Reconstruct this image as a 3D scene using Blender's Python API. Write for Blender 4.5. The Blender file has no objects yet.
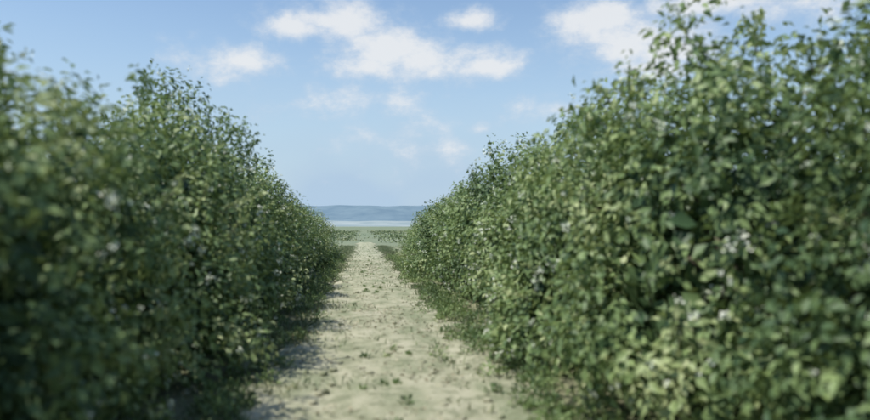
import bpy, math, numpy as np, random
from mathutils import Vector
rng=np.random.default_rng(7); random.seed(7)
S=bpy.context.scene
def link(o): S.collection.objects.link(o); return o
def mesh_np(name,verts,faces_flat,counts,mats,matidx=None,smooth=False,attr=None):
    me=bpy.data.meshes.new(name)
    nv=len(verts); counts=np.asarray(counts,dtype=np.int32)
    me.vertices.add(nv); me.vertices.foreach_set('co',np.asarray(verts,dtype=np.float32).ravel())
    me.loops.add(len(faces_flat)); me.loops.foreach_set('vertex_index',np.asarray(faces_flat,dtype=np.int32))
    me.polygons.add(len(counts))
    st=np.concatenate([[0],np.cumsum(counts)[:-1]]).astype(np.int32)
    me.polygons.foreach_set('loop_start',st)
    if matidx is not None: me.polygons.foreach_set('material_index',np.asarray(matidx,dtype=np.int32))
    if smooth: me.polygons.foreach_set('use_smooth',np.ones(len(counts),dtype=bool))
    for m in mats: me.materials.append(m)
    if attr is not None:
        a=me.attributes.new('tint','FLOAT','POINT'); a.data.foreach_set('value',np.asarray(attr,dtype=np.float32))
    me.update(calc_edges=True); me.validate()
    return me
class NT:
    def __init__(s,nt): s.nt=nt; s.n=nt.nodes; s.l=nt.links
    def new(s,t,**k):
        n=s.n.new(t)
        for a,b in k.items(): setattr(n,a,b)
        return n
    def math(s,op,a,b=None,c=None,clamp=False):
        n=s.n.new('ShaderNodeMath'); n.operation=op; n.use_clamp=clamp
        for i,v in enumerate((a,b,c)):
            if v is None: continue
            if isinstance(v,(int,float)): n.inputs[i].default_value=v
            else: s.l.new(v,n.inputs[i])
        return n.outputs[0]
    def noise(s,vec,scale,detail=4,rough=0.55):
        n=s.n.new('ShaderNodeTexNoise'); n.inputs['Scale'].default_value=scale; n.inputs['Detail'].default_value=detail
        n.inputs['Roughness'].default_value=rough
        if vec is not None: s.l.new(vec,n.inputs['Vector'])
        return n.outputs['Fac']
    def ramp(s,fac,stops):
        n=s.n.new('ShaderNodeValToRGB'); e=n.color_ramp.elements
        while len(e)<len(stops): e.new(0.5)
        for i,(p,c) in enumerate(stops): e[i].position=p; e[i].color=(*c,1)
        s.l.new(fac,n.inputs[0]); return n.outputs[0]
    def mix(s,fac,a,b,mode='MIX'):
        n=s.n.new('ShaderNodeMix'); n.data_type='RGBA'; n.blend_type=mode
        for sock,v in ((n.inputs[0],fac),(n.inputs[6],a),(n.inputs[7],b)):
            if isinstance(v,(int,float)): sock.default_value=v
            elif isinstance(v,tuple): sock.default_value=(*v,1)
            else: s.l.new(v,sock)
        return n.outputs[2]
def newmat(name):
    m=bpy.data.materials.new(name); m.use_nodes=True
    t=NT(m.node_tree); return m,t,t.n['Principled BSDF'],t.n['Material Output']
def leafmat(name,stops,trans=0.3,rough=0.42):
    m,t,p,o=newmat(name)
    at=t.new('ShaderNodeAttribute',attribute_name='tint')
    oi=t.new('ShaderNodeObjectInfo'); geo=t.new('ShaderNodeNewGeometry')
    nz=t.noise(geo.outputs['Position'],0.9,2)
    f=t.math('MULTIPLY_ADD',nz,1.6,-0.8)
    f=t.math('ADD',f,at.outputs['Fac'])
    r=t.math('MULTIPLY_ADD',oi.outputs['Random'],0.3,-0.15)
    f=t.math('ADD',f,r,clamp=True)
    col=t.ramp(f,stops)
    t.l.new(col,p.inputs['Base Color']); p.inputs['Roughness'].default_value=rough
    p.inputs['Specular IOR Level'].default_value=.4
    if trans>0:
        tr=t.new('ShaderNodeBsdfTranslucent')
        c2=t.mix(0.5,col,(0.24,0.30,0.07)); t.l.new(c2,tr.inputs['Color'])
        ms=t.new('ShaderNodeMixShader'); ms.inputs[0].default_value=trans
        t.l.new(p.outputs[0],ms.inputs[1]); t.l.new(tr.outputs[0],ms.inputs[2]); t.l.new(ms.outputs[0],o.inputs[0])
    return m
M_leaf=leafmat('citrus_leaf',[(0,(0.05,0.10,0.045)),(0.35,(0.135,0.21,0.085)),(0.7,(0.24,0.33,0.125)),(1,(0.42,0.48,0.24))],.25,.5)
M_grass=leafmat('grass_blade',[(0,(0.08,0.13,0.055)),(0.5,(0.17,0.22,0.10)),(1,(0.34,0.33,0.20))],0,0.6)
M_bark,t,p,o=newmat('bark')
geo=t.new('ShaderNodeNewGeometry'); n=t.noise(geo.outputs['Position'],22,5)
t.l.new(t.ramp(n,[(0.3,(0.05,0.04,0.03)),(0.7,(0.16,0.13,0.10))]),p.inputs['Base Color']); p.inputs['Roughness'].default_value=0.9
M_speck,t,p,o=newmat('pale_speck')  # pale material for small clusters scattered over the crowns
geo=t.new('ShaderNodeNewGeometry'); n=t.noise(geo.outputs['Position'],9,2)
t.l.new(t.ramp(n,[(0.3,(0.55,0.62,0.46)),(0.7,(0.76,0.78,0.68))]),p.inputs['Base Color']); p.inputs['Roughness'].default_value=0.6
M_path,t,p,o=newmat('dry_dirt')
geo=t.new('ShaderNodeNewGeometry'); P=geo.outputs['Position']
mp=t.new('ShaderNodeMapping'); mp.inputs['Scale'].default_value=(1,0.35,1); t.l.new(P,mp.inputs[0])
n1=t.noise(mp.outputs[0],1.6,6,0.65); n2=t.noise(P,3.2,6,0.7); n3=t.noise(P,30,4,0.7)
c=t.ramp(n1,[(0.36,(0.22,0.25,0.145)),(0.5,(0.35,0.35,0.235)),(0.64,(0.45,0.435,0.315))])
c=t.mix(t.math('MULTIPLY',t.ramp(n2,[(0.49,(0,0,0)),(0.58,(1,1,1))]),0.75),c,(0.17,0.19,0.105))
c=t.mix(t.math('MULTIPLY',t.ramp(n3,[(0.5,(0,0,0)),(0.7,(1,1,1))]),0.5),c,(0.52,0.50,0.39))
t.l.new(c,p.inputs['Base Color']); p.inputs['Roughness'].default_value=0.95
b=t.new('ShaderNodeBump'); b.inputs['Strength'].default_value=0.9; b.inputs['Distance'].default_value=0.06
t.l.new(t.math('ADD',n2,t.math('MULTIPLY',n3,0.4)),b.inputs['Height']); t.l.new(b.outputs[0],p.inputs['Normal'])
M_ground,t,p,o=newmat('orchard_ground')
geo=t.new('ShaderNodeNewGeometry'); P=geo.outputs['Position']
sx=t.new('ShaderNodeSeparateXYZ'); t.l.new(P,sx.inputs[0])
n1=t.noise(P,0.9,6,0.65); n2=t.noise(P,9,6,0.7); n4=t.noise(P,0.012,4)
c=t.ramp(n1,[(0.35,(0.14,0.16,0.08)),(0.52,(0.22,0.22,0.135)),(0.7,(0.32,0.30,0.19))])
c=t.mix(t.math('MULTIPLY',t.ramp(n2,[(0.42,(0,0,0)),(0.6,(1,1,1))]),0.5),c,(0.12,0.16,0.065))
far=t.ramp(n4,[(0.35,(0.11,0.16,0.09)),(0.5,(0.18,0.21,0.13)),(0.62,(0.12,0.17,0.10))])
fd=t.math('MULTIPLY_ADD',sx.outputs[1],1/30.0,-44/30.0,clamp=True)
c=t.mix(fd,c,far)
t.l.new(c,p.inputs['Base Color']); p.inputs['Roughness'].default_value=0.95
b=t.new('ShaderNodeBump'); b.inputs['Strength'].default_value=0.7; b.inputs['Distance'].default_value=0.05
t.l.new(n2,b.inputs['Height']); t.l.new(b.outputs[0],p.inputs['Normal'])
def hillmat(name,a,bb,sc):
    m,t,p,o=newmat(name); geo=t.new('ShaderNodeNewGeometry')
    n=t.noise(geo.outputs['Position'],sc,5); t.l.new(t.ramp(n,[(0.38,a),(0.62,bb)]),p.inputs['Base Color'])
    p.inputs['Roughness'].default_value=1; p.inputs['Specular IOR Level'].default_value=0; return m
M_hill=hillmat('hazy_hillside',(0.125,0.19,0.245),(0.165,0.235,0.285),0.006)  # aerial haze painted in as a bluish base colour
M_plain=hillmat('hazy_plain',(0.22,0.28,0.30),(0.30,0.35,0.36),0.008)  # distance haze put into the pale grey base colour

xs=np.unique(np.concatenate([np.linspace(-6000,-60,14),np.linspace(-60,-14,12),np.linspace(-14,14,90),np.linspace(14,60,12),np.linspace(60,6000,14)]))
ys=np.unique(np.concatenate([np.linspace(-400,-10,6),np.linspace(-10,60,160),np.linspace(60,300,12),np.linspace(300,7000,14)]))
X,Y=np.meshgrid(xs,ys)
def fbm(x,y,s=1.0):
    z=0
    for i,(f,a) in enumerate(((.7,1),(1.7,.5),(3.9,.3),(8.3,.15))):
        z=z+a*np.sin(f*s*x+1.3*i+1.7*np.sin(f*s*y*.8+i))*np.cos(f*s*y*1.1+2.1*i+1.3*np.sin(f*s*x*.7))
    return z
near=((np.abs(X)<14)&(Y>-10)&(Y<60))
Z=np.where(near,-0.02+0.012*fbm(X,Y,1.5),-0.02)
Z=np.minimum(Z,-0.001)
nx,ny=len(xs),len(ys)
V=np.stack([X,Y,Z],-1).reshape(-1,3)
I=np.arange(nx*ny).reshape(ny,nx)
F=np.stack([I[:-1,:-1],I[:-1,1:],I[1:,1:],I[1:,:-1]],-1).reshape(-1)
link(bpy.data.objects.new('ground',mesh_np('ground',V,F,[4]*((nx-1)*(ny-1)),[M_ground],smooth=True)))
py_=np.linspace(-6,75,420); nu=40
L=-1.2+0.14*np.sin(py_*.7)+0.09*np.sin(py_*2.3+1)+rng.normal(0,.04,len(py_))
R=1.95+0.14*np.sin(py_*.55+2)+0.09*np.sin(py_*1.9)+rng.normal(0,.04,len(py_))
nar=np.clip((py_-10)/30,0,1)*.7; L=L+nar; R=R-nar
u=np.linspace(0,1,nu)
PX=L[:,None]*(1-u)+R[:,None]*u; PY=np.repeat(py_[:,None],nu,1)
rut=-0.02*np.exp(-((PX+0.35)/.22)**2)-0.02*np.exp(-((PX-1.15)/.22)**2)
edge=np.minimum(u,1-u)*2
PZ=0.008+np.clip(edge*4,0,1)*(0.035+rut+0.016*fbm(PX,PY,2.2)+rng.normal(0,.004,PX.shape))
PZ=np.maximum(PZ,0.005)
V=np.stack([PX,PY,PZ],-1).reshape(-1,3); I=np.arange(nu*len(py_)).reshape(len(py_),nu)
F=np.stack([I[:-1,:-1],I[:-1,1:],I[1:,1:],I[1:,:-1]],-1).reshape(-1)
link(bpy.data.objects.new('dirt_path',mesh_np('dirt_path',V,F,[4]*((nu-1)*(len(py_)-1)),[M_path],smooth=True)))
def blobs(name,n,fx,mat,smin,smax,flat=.6):
    import bmesh
    bm=bmesh.new(); bmesh.ops.create_icosphere(bm,subdivisions=1,radius=1)
    bv=np.array([v.co[:] for v in bm.verts]); bf=np.array([[v.index for v in f.verts] for f in bm.faces]); bm.free()
    vs=[];fs=[]
    for i in range(n):
        x,y=fx(); s=smin+(smax-smin)*rng.random()**4
        q=bv*(1+rng.normal(0,.18,(len(bv),1)))*np.array([s*(.7+.6*rng.random()),s*(.7+.6*rng.random()),s*flat])
        a=rng.random()*6.28; q=np.stack([q[:,0]*math.cos(a)-q[:,1]*math.sin(a),q[:,0]*math.sin(a)+q[:,1]*math.cos(a),q[:,2]],-1)
        fs.append(bf+i*len(bv)); vs.append(q+np.array([x,y,0.03+s*flat*.3]))
    fs=np.concatenate(fs); link(bpy.data.objects.new(name,mesh_np(name,np.concatenate(vs),fs.ravel(),[3]*len(fs),[mat])))
blobs('dirt_clods',1600,lambda:(float(rng.choice([rng.normal(-.7,.35),rng.normal(1.4,.35),rng.normal(.4,.35),rng.uniform(-1.0,1.7)])),1+34*rng.random()**1.5),M_path,.008,.06)

def leaves(pos,d,nrm,ln,wd,fold=.2):
    d=d/np.linalg.norm(d,axis=1,keepdims=True)
    s=np.cross(d,nrm); s/=np.linalg.norm(s,axis=1,keepdims=True)+1e-9
    nn=np.cross(s,d)
    ln=ln[:,None]; wd=wd[:,None]
    b=pos; tip=pos+d*ln-nn*ln*.12
    mid=pos+d*ln*.48
    l=mid+s*wd*.5+nn*wd*fold; r=mid-s*wd*.5+nn*wd*fold
    V=np.stack([b,r,tip,l],1).reshape(-1,3)
    k=np.arange(len(pos))*4
    F=np.stack([k,k+1,k+2,k,k+2,k+3],1).reshape(-1)
    return V,F
def unit(v): return v/(np.linalg.norm(v,axis=-1,keepdims=True)+1e-9)
def tube(pts,rad,seg=7):
    pts=np.array(pts); vs=[];fs=[]
    for i,pnt in enumerate(pts):
        d=pts[min(i+1,len(pts)-1)]-pts[max(i-1,0)]; d=d/np.linalg.norm(d)
        a=np.cross(d,[.3,.9,.1]); a/=np.linalg.norm(a); b=np.cross(d,a)
        for k in range(seg):
            t=k/seg*2*math.pi; vs.append(pnt+rad[i]*(a*math.cos(t)+b*math.sin(t)))
    for i in range(len(pts)-1):
        for k in range(seg):
            fs.append([i*seg+k,i*seg+(k+1)%seg,(i+1)*seg+(k+1)%seg,(i+1)*seg+k])
    return np.array(vs),np.array(fs)
def make_tree(idx):
    r=np.random.default_rng(100+idx)
    cz=.7; a=1.78; bu=2.75; bl=.62
    def sample(n):
        z=r.uniform(-.75,1,n); th=r.uniform(0,2*math.pi,n)
        zz=np.where(z>=0,z*bu*1.0,z*bl/.75)
        bb=np.where(zz>=0,bu,bl); rr=a*np.sqrt(np.clip(1-(zz/bb)**2,0,1)); rr=np.where(zz<0,a*(1-.18*(zz/bl)**2),rr)
        return np.stack([rr*np.cos(th),rr*np.sin(th),zz],-1)
    nl_=48
    lp=sample(nl_); la=np.where(r.random(nl_)<.5,r.uniform(-.55,-.22,nl_),r.uniform(.06,.2,nl_)); lr=r.uniform(.25,.6,nl_)
    def lump(p):
        dd=np.linalg.norm(p[:,None]-lp[None],axis=2)
        return np.clip(1.02+(np.exp(-(dd/lr)**2)*la).sum(1),.5,1.2)
    nor=lambda p: unit(p/np.array([a*a,a*a,bu*bu]))
    nc=600
    cs=sample(nc); cn_=nor(cs); lm=lump(cs)
    shell=1-.24*r.random(nc)**1.5+(r.random(nc)<.14)*r.uniform(0,.08,nc)
    cc=cs*(lm*shell)[:,None]
    ctint=r.normal(.44,.18,nc)+(lm-1)*1.1  # hollows tinted darker, bulges lighter: shade painted into the leaf colour
    cr=r.uniform(.10,.30,nc); pc=(10+100*cr).astype(int)
    ci=np.repeat(np.arange(nc),pc)
    off=r.normal(size=(len(ci),3)); off=unit(off)*(r.random(len(ci))**.45)[:,None]
    off*=cr[ci][:,None]*1.15
    pos=cc[ci]+off
    out=unit(cn_[ci]+np.array([0,0,.25]))
    d=unit(off*4+out*.5+r.normal(size=pos.shape)*.4+np.array([0,0,-.25]))
    nrm=unit(unit(off)*.9+out*1.0+r.normal(size=pos.shape)*.33+np.array([0,0,.3]))
    d=unit(d-nrm*(d*nrm).sum(1,keepdims=True)*.8+r.normal(size=d.shape)*.1)
    ti=ctint[ci]+r.normal(0,.09,len(ci))
    ni=2600
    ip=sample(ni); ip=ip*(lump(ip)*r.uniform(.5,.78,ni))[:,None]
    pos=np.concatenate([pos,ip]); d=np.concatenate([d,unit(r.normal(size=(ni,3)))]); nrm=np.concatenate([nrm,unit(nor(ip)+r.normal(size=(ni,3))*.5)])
    ti=np.concatenate([ti,r.normal(.0,.08,ni)])  # inner leaves get a dark tint, painting the crown's interior shade
    ln=r.uniform(.055,.125,len(pos)); ln[-ni:]*=2.4
    ns=56; sp=[];sd=[];sn=[];st=[]; tubes=[]
    bs=sample(ns); bn=nor(bs); bs=bs*(lump(bs)*.9)[:,None]
    for i in range(ns):
        dd=bn[i]; L=r.uniform(.2,.6)
        dr=unit(dd+r.normal(size=3)*.3+np.array([0,0,.8])); m=int(L/.016)
        ts=np.linspace(.1,1,m)
        pts=bs[i]+dr*L*ts[:,None]+np.array([0,0,-.2])*(ts**2*L)[:,None]
        sp.append(pts); sd.append(unit(r.normal(size=(m,3))+dr*.8)); sn.append(unit(r.normal(size=(m,3))*.6+dd+[0,0,.5])); st.append(np.full(m,r.normal(.68,.15)))
        tubes.append(tube([bs[i],pts[m//2],pts[-1]],[.006,.005,.002],3))
    sp=np.concatenate(sp)
    pos=np.concatenate([pos,sp]);d=np.concatenate([d]+sd);nrm=np.concatenate([nrm]+sn);ti=np.concatenate([ti]+st)
    ln=np.concatenate([ln,r.uniform(.05,.10,len(sp))])
    pos[:,2]+=cz
    keep=pos[:,2]>.05; pos,d,nrm,ti,ln=pos[keep],d[keep],nrm[keep],ti[keep],ln[keep]
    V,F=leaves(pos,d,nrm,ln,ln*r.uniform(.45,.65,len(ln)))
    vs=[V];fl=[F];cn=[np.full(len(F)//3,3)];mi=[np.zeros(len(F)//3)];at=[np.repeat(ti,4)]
    n0=len(V)
    nb=170; bp=sample(nb); bp=bp*(lump(bp)*1.04)[:,None]; bp[:,2]+=cz
    bsz=.010+.038*r.random(len(bp))**2; bc=np.repeat(bp,14,0)+r.normal(size=(len(bp)*14,3))*np.repeat(bsz,14)[:,None]*.8
    bl_=np.repeat(bsz*.7+.014,14)
    V,F=leaves(bc,unit(r.normal(size=bc.shape)),unit(r.normal(size=bc.shape)),bl_,bl_*.8)
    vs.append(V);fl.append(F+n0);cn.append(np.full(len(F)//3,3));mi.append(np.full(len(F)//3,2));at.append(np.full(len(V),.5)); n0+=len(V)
    T=[tube([[0,0,-.05],[.02,.01,.25],[0,.03,.6],[.02,0,.95]],[.13,.10,.09,.08],9)]
    for i in range(11):
        an=i/11*6.28*2.4+r.random(); z0=.45+.45*r.random(); e=r.uniform(.2,1.3)
        dv=np.array([math.cos(an)*math.cos(e),math.sin(an)*math.cos(e),math.sin(e)]); L=1.2
        p0=np.array([0.01,0.01,z0]); k=r.normal(size=3)*.12
        T.append(tube([p0,p0+dv*L*.33+k,p0+dv*L*.66+k*.5+[0,0,.08],p0+dv*L],[.055,.04,.025,.01],6))
        for j in range(3):
            q=p0+dv*L*(.4+.2*j); w=unit(dv+r.normal(size=3)*.7)
            T.append(tube([q,q+w*.3,q+w*.5],[.018,.012,.005],4))
    for V,F in tubes: T.append((V+np.array([0,0,cz]),F))
    for V,F in T:
        vs.append(V);fl.append((F+n0).ravel());cn.append(np.full(len(F),4));mi.append(np.full(len(F),1));at.append(np.zeros(len(V)));n0+=len(V)
    return mesh_np('orange_tree_mesh_%d'%idx,np.concatenate(vs),np.concatenate(fl),np.concatenate(cn),[M_leaf,M_bark,M_speck],np.concatenate(mi),attr=np.concatenate(at))
TR=[make_tree(i) for i in range(6)]
k=0
def row(xc,y0,y1,sxy,sz,step=2.6,nearup=0):
    global k
    y=y0
    while y<y1:
        o=bpy.data.objects.new('orange_tree',TR[k%6]); k+=1+int(rng.random()*3)
        f=min(max((y-18)/24,0),1)
        sh=1-.38*f; ws=1-.12*f
        if y<7.5: sh*=1+nearup
        o.location=(xc*(1+.06*f)+rng.normal(0,.15),y+rng.normal(0,.25),0)
        s=ws*(1+rng.normal(0,.06)); o.scale=(sxy*s,sxy*s*1.03,sz*sh*(1+rng.normal(0,.07)))
        o.rotation_euler=(0,0,rng.random()*6.28); link(o); y+=step*(1-.1*f)
row(-3.15,-3.4,44,.93,.94); row(3.95,-4,42,1.03,.98,2.6,.10)
row(-10,4,40,.98,1.0,3.2); row(10.9,4,40,1.0,1.0,3.2)

ng=44000
side=rng.random(ng)
gx=np.where(side<.42,rng.normal(-1.2,.28,ng),np.where(side<.84,rng.normal(1.8,.25,ng),rng.uniform(-4,5,ng)))
gy=1+60*rng.random(ng)**1.2
mask=(fbm(gx,gy,2.0)>0)|(gy>44)
gx=gx[mask];gy=gy[mask];n=len(gx)
pos=np.stack([gx,gy,np.zeros(n)],-1); d=unit(rng.normal(size=(n,3))*[.6,.6,0]+[0,0,1.0]); nr=unit(rng.normal(size=(n,3))*[1,1,.2])
V,F=leaves(pos,d,nr,rng.uniform(.05,.17,n),rng.uniform(.01,.028,n))
link(bpy.data.objects.new('grass',mesh_np('grass',V,F,[3]*(len(F)//3),[M_grass],attr=np.repeat(rng.normal(.45,.25,n),4))))
nw=560
wx=np.where(rng.random(nw)<.4,rng.normal(-1.3,.22,nw),rng.normal(1.85,.25,nw)); wx[:45]=rng.normal(.3,.2,45); wy=1.5+38*rng.random(nw)**1.3
wr=rng.uniform(.05,.22,nw); wr[:45]*=.4; cnt=(30+260*wr).astype(int); ci=np.repeat(np.arange(nw),cnt); n=len(ci)
q=unit(rng.normal(size=(n,3)))*(rng.random(n)**.4)[:,None]; q[:,2]=np.abs(q[:,2])*1.2
pos=np.stack([wx[ci],wy[ci],np.full(n,.01)],-1)+q*wr[ci][:,None]
V,F=leaves(pos,unit(q+rng.normal(size=(n,3))*.4),unit(rng.normal(size=(n,3))*.5+[0,0,1]),rng.uniform(.03,.08,n),rng.uniform(.02,.04,n))
link(bpy.data.objects.new('weeds',mesh_np('weeds',V,F,[3]*(len(F)//3),[M_leaf],attr=np.repeat((rng.normal(.5,.15,nw))[ci]+rng.normal(0,.1,n),4))))
nsb=700
bx=rng.uniform(-60,60,nsb); by=48+170*rng.random(nsb)**1.3
ok=np.abs(bx-.3)>1.6; bx=bx[ok];by=by[ok]
ci=np.repeat(np.arange(len(bx)),60); n=len(ci)
q=rng.normal(size=(n,3))*[.8,.8,.24]; q[:,2]=np.abs(q[:,2])
pos=np.stack([bx[ci],by[ci],np.zeros(n)],-1)+q
V,F=leaves(pos,unit(rng.normal(size=(n,3))),unit(rng.normal(size=(n,3))*.6+[0,0,1]),rng.uniform(.2,.4,n),rng.uniform(.12,.25,n))
link(bpy.data.objects.new('distant_shrubs',mesh_np('distant_shrubs',V,F,[3]*(len(F)//3),[M_grass],attr=np.repeat((rng.normal(.3,.12,len(bx)))[ci],4))))
nl=4500
lx=np.concatenate([rng.normal(.3,.35,nl//2),rng.uniform(-1.2,2.1,nl-nl//2)]); ly=1+35*rng.random(nl)**1.4
m_=fbm(lx,ly,1.7)>-.2; lx=lx[m_]; ly=ly[m_]; nl=len(lx)
pos=np.stack([lx,ly,np.full(nl,.05)],-1); d=unit(rng.normal(size=(nl,3))*[1,1,.1]); nr=unit(rng.normal(size=(nl,3))*.3+[0,0,1])
V,F=leaves(pos,d,nr,rng.uniform(.03,.08,nl),rng.uniform(.02,.04,nl))
M_lit=leafmat('dry_leaf',[(0,(0.14,0.12,0.07)),(0.5,(0.27,0.24,0.15)),(1,(0.52,0.49,0.36))],0,.7)
link(bpy.data.objects.new('leaf_litter',mesh_np('leaf_litter',V,F,[3]*(len(F)//3),[M_lit],attr=np.repeat(rng.normal(.5,.3,nl),4))))

def ridge(name,dist,depth,h,mat,seed,var):
    ax=np.linspace(-6500,6500,500)
    top=h*(1+var*(.5*np.sin(ax/900+seed)+.3*np.sin(ax/290+2*seed)+.15*np.sin(ax/100+seed)+.1*np.sin(ax/41)))
    prof=[0,.35,.75,1,.7,0]; off=[0,.25,.45,.6,.8,1]
    V=[];
    for q,f in zip(prof,off):
        V.append(np.stack([ax,np.full_like(ax,dist+depth*f)+90*np.sin(ax/130+f*9)*(1-abs(2*f-1)),top*q-1],-1))
    V=np.concatenate(V);I=np.arange(6*500).reshape(6,500)
    F=np.stack([I[:-1,:-1],I[:-1,1:],I[1:,1:],I[1:,:-1]],-1).reshape(-1)
    link(bpy.data.objects.new(name,mesh_np(name,V,F,[4]*(5*499),[mat],smooth=True)))
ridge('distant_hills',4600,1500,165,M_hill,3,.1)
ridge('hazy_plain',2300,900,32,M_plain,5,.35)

W=870;f=683
yaw=math.atan((435-362)/f); pitch=math.atan((226-210)/f)
cam=bpy.data.cameras.new('camera'); co=link(bpy.data.objects.new('camera',cam)); S.camera=co
co.location=(0,0,1.8); co.rotation_euler=(math.pi/2+pitch,0,-yaw)
cam.sensor_width=36; cam.lens=36*f/W; cam.clip_end=20000; cam.clip_start=.05
cam.dof.use_dof=True; cam.dof.focus_distance=60; cam.dof.aperture_fstop=0.62

el=math.radians(63); saz=math.radians(-106)
sd=Vector((math.sin(saz)*math.cos(el),math.cos(saz)*math.cos(el),math.sin(el)))
sun=bpy.data.lights.new('sun','SUN'); sun.energy=5.0; sun.angle=math.radians(.53); sun.color=(1,.95,.86)
so=link(bpy.data.objects.new('sun',sun)); so.rotation_euler=sd.to_track_quat('Z','Y').to_euler()
w=bpy.data.worlds.new('World'); S.world=w; w.use_nodes=True
t=NT(w.node_tree); bg=t.n['Background']; bg.inputs['Strength'].default_value=.15
sky=t.new('ShaderNodeTexSky',sky_type='NISHITA'); sky.sun_disc=False; sky.sun_elevation=el; sky.sun_rotation=saz
sky.air_density=1.2; sky.dust_density=0.4; sky.ozone_density=2.2
tc=t.new('ShaderNodeTexCoord'); D=tc.outputs['Generated']
sp=t.new('ShaderNodeSeparateXYZ'); t.l.new(D,sp.inputs[0])
az=t.math('ARCTAN2',sp.outputs[0],sp.outputs[1]); elv=t.math('ARCSINE',sp.outputs[2])
mp=t.new('ShaderNodeMapping'); mp.inputs['Scale'].default_value=(1,1,1.5); t.l.new(D,mp.inputs[0])
wn=t.noise(mp.outputs[0],17,7,.62); wn2=t.noise(mp.outputs[0],5,2)
def dirof(px,py):
    a=yaw+math.atan((px-435)/f); e=pitch+math.atan((210-py)/math.hypot(f,px-435)); return a,e
cl=[(335,22,66,22,1),(300,28,44,14,.95),(385,52,64,27,1),(430,58,60,23,1),(365,66,52,18,.95),(490,68,46,15,1),(470,20,32,12,.85),
 (235,62,60,18,.75),(600,18,50,20,1),(625,46,58,28,1),(672,52,62,28,1),(650,68,60,14,.9),(710,2,74,15,.8),(395,103,30,17,.75),(350,100,60,24,.45),(400,140,70,34,.42),(480,130,20,8,.55),(445,150,34,20,.6),
 (800,5,60,18,.8),(-150,60,90,22,.9),(1100,70,120,26,.9),(80,-60,90,20,.8),(520,-80,110,22,.8),(560,110,60,12,.4)]
best=None
for (x,y,rx,ry,s) in cl:
    a,e=dirof(x,y)
    u=t.math('MULTIPLY_ADD',az,f/rx,-a*f/rx); v=t.math('MULTIPLY_ADD',elv,f/ry,-e*f/ry)
    dd=t.math('SQRT',t.math('ADD',t.math('MULTIPLY',u,u),t.math('MULTIPLY',v,v)))
    q=t.math('MULTIPLY',t.math('SUBTRACT',1.3,dd),s)
    best=q if best is None else t.math('MAXIMUM',best,q)
fld=t.math('ADD',best,t.math('MULTIPLY_ADD',wn,2.4,-1.1))
mr=t.new('ShaderNodeMapRange',interpolation_type='SMOOTHSTEP'); mr.inputs[1].default_value=.0; mr.inputs[2].default_value=1.2; t.l.new(fld,mr.inputs[0])
mask=t.math('MULTIPLY',mr.outputs[0],.88)
cc=t.mix(mr.outputs[0],(3.4,4.2,5.2),(5.6,5.7,5.8))
hz=t.new('ShaderNodeMapRange',interpolation_type='SMOOTHSTEP'); hz.inputs[1].default_value=.34; hz.inputs[2].default_value=.0; hz.inputs[3].default_value=0;hz.inputs[4].default_value=1; t.l.new(elv,hz.inputs[0])
hf=t.math('MULTIPLY',hz.outputs[0],t.math('MULTIPLY_ADD',wn2,1.0,.45),clamp=True)
base=t.mix(hf,sky.outputs[0],(3.0,4.0,5.1))
t.l.new(t.mix(mask,base,cc),bg.inputs['Color'])
S.view_settings.view_transform='Standard'; S.view_settings.look='None'; S.view_settings.exposure=0
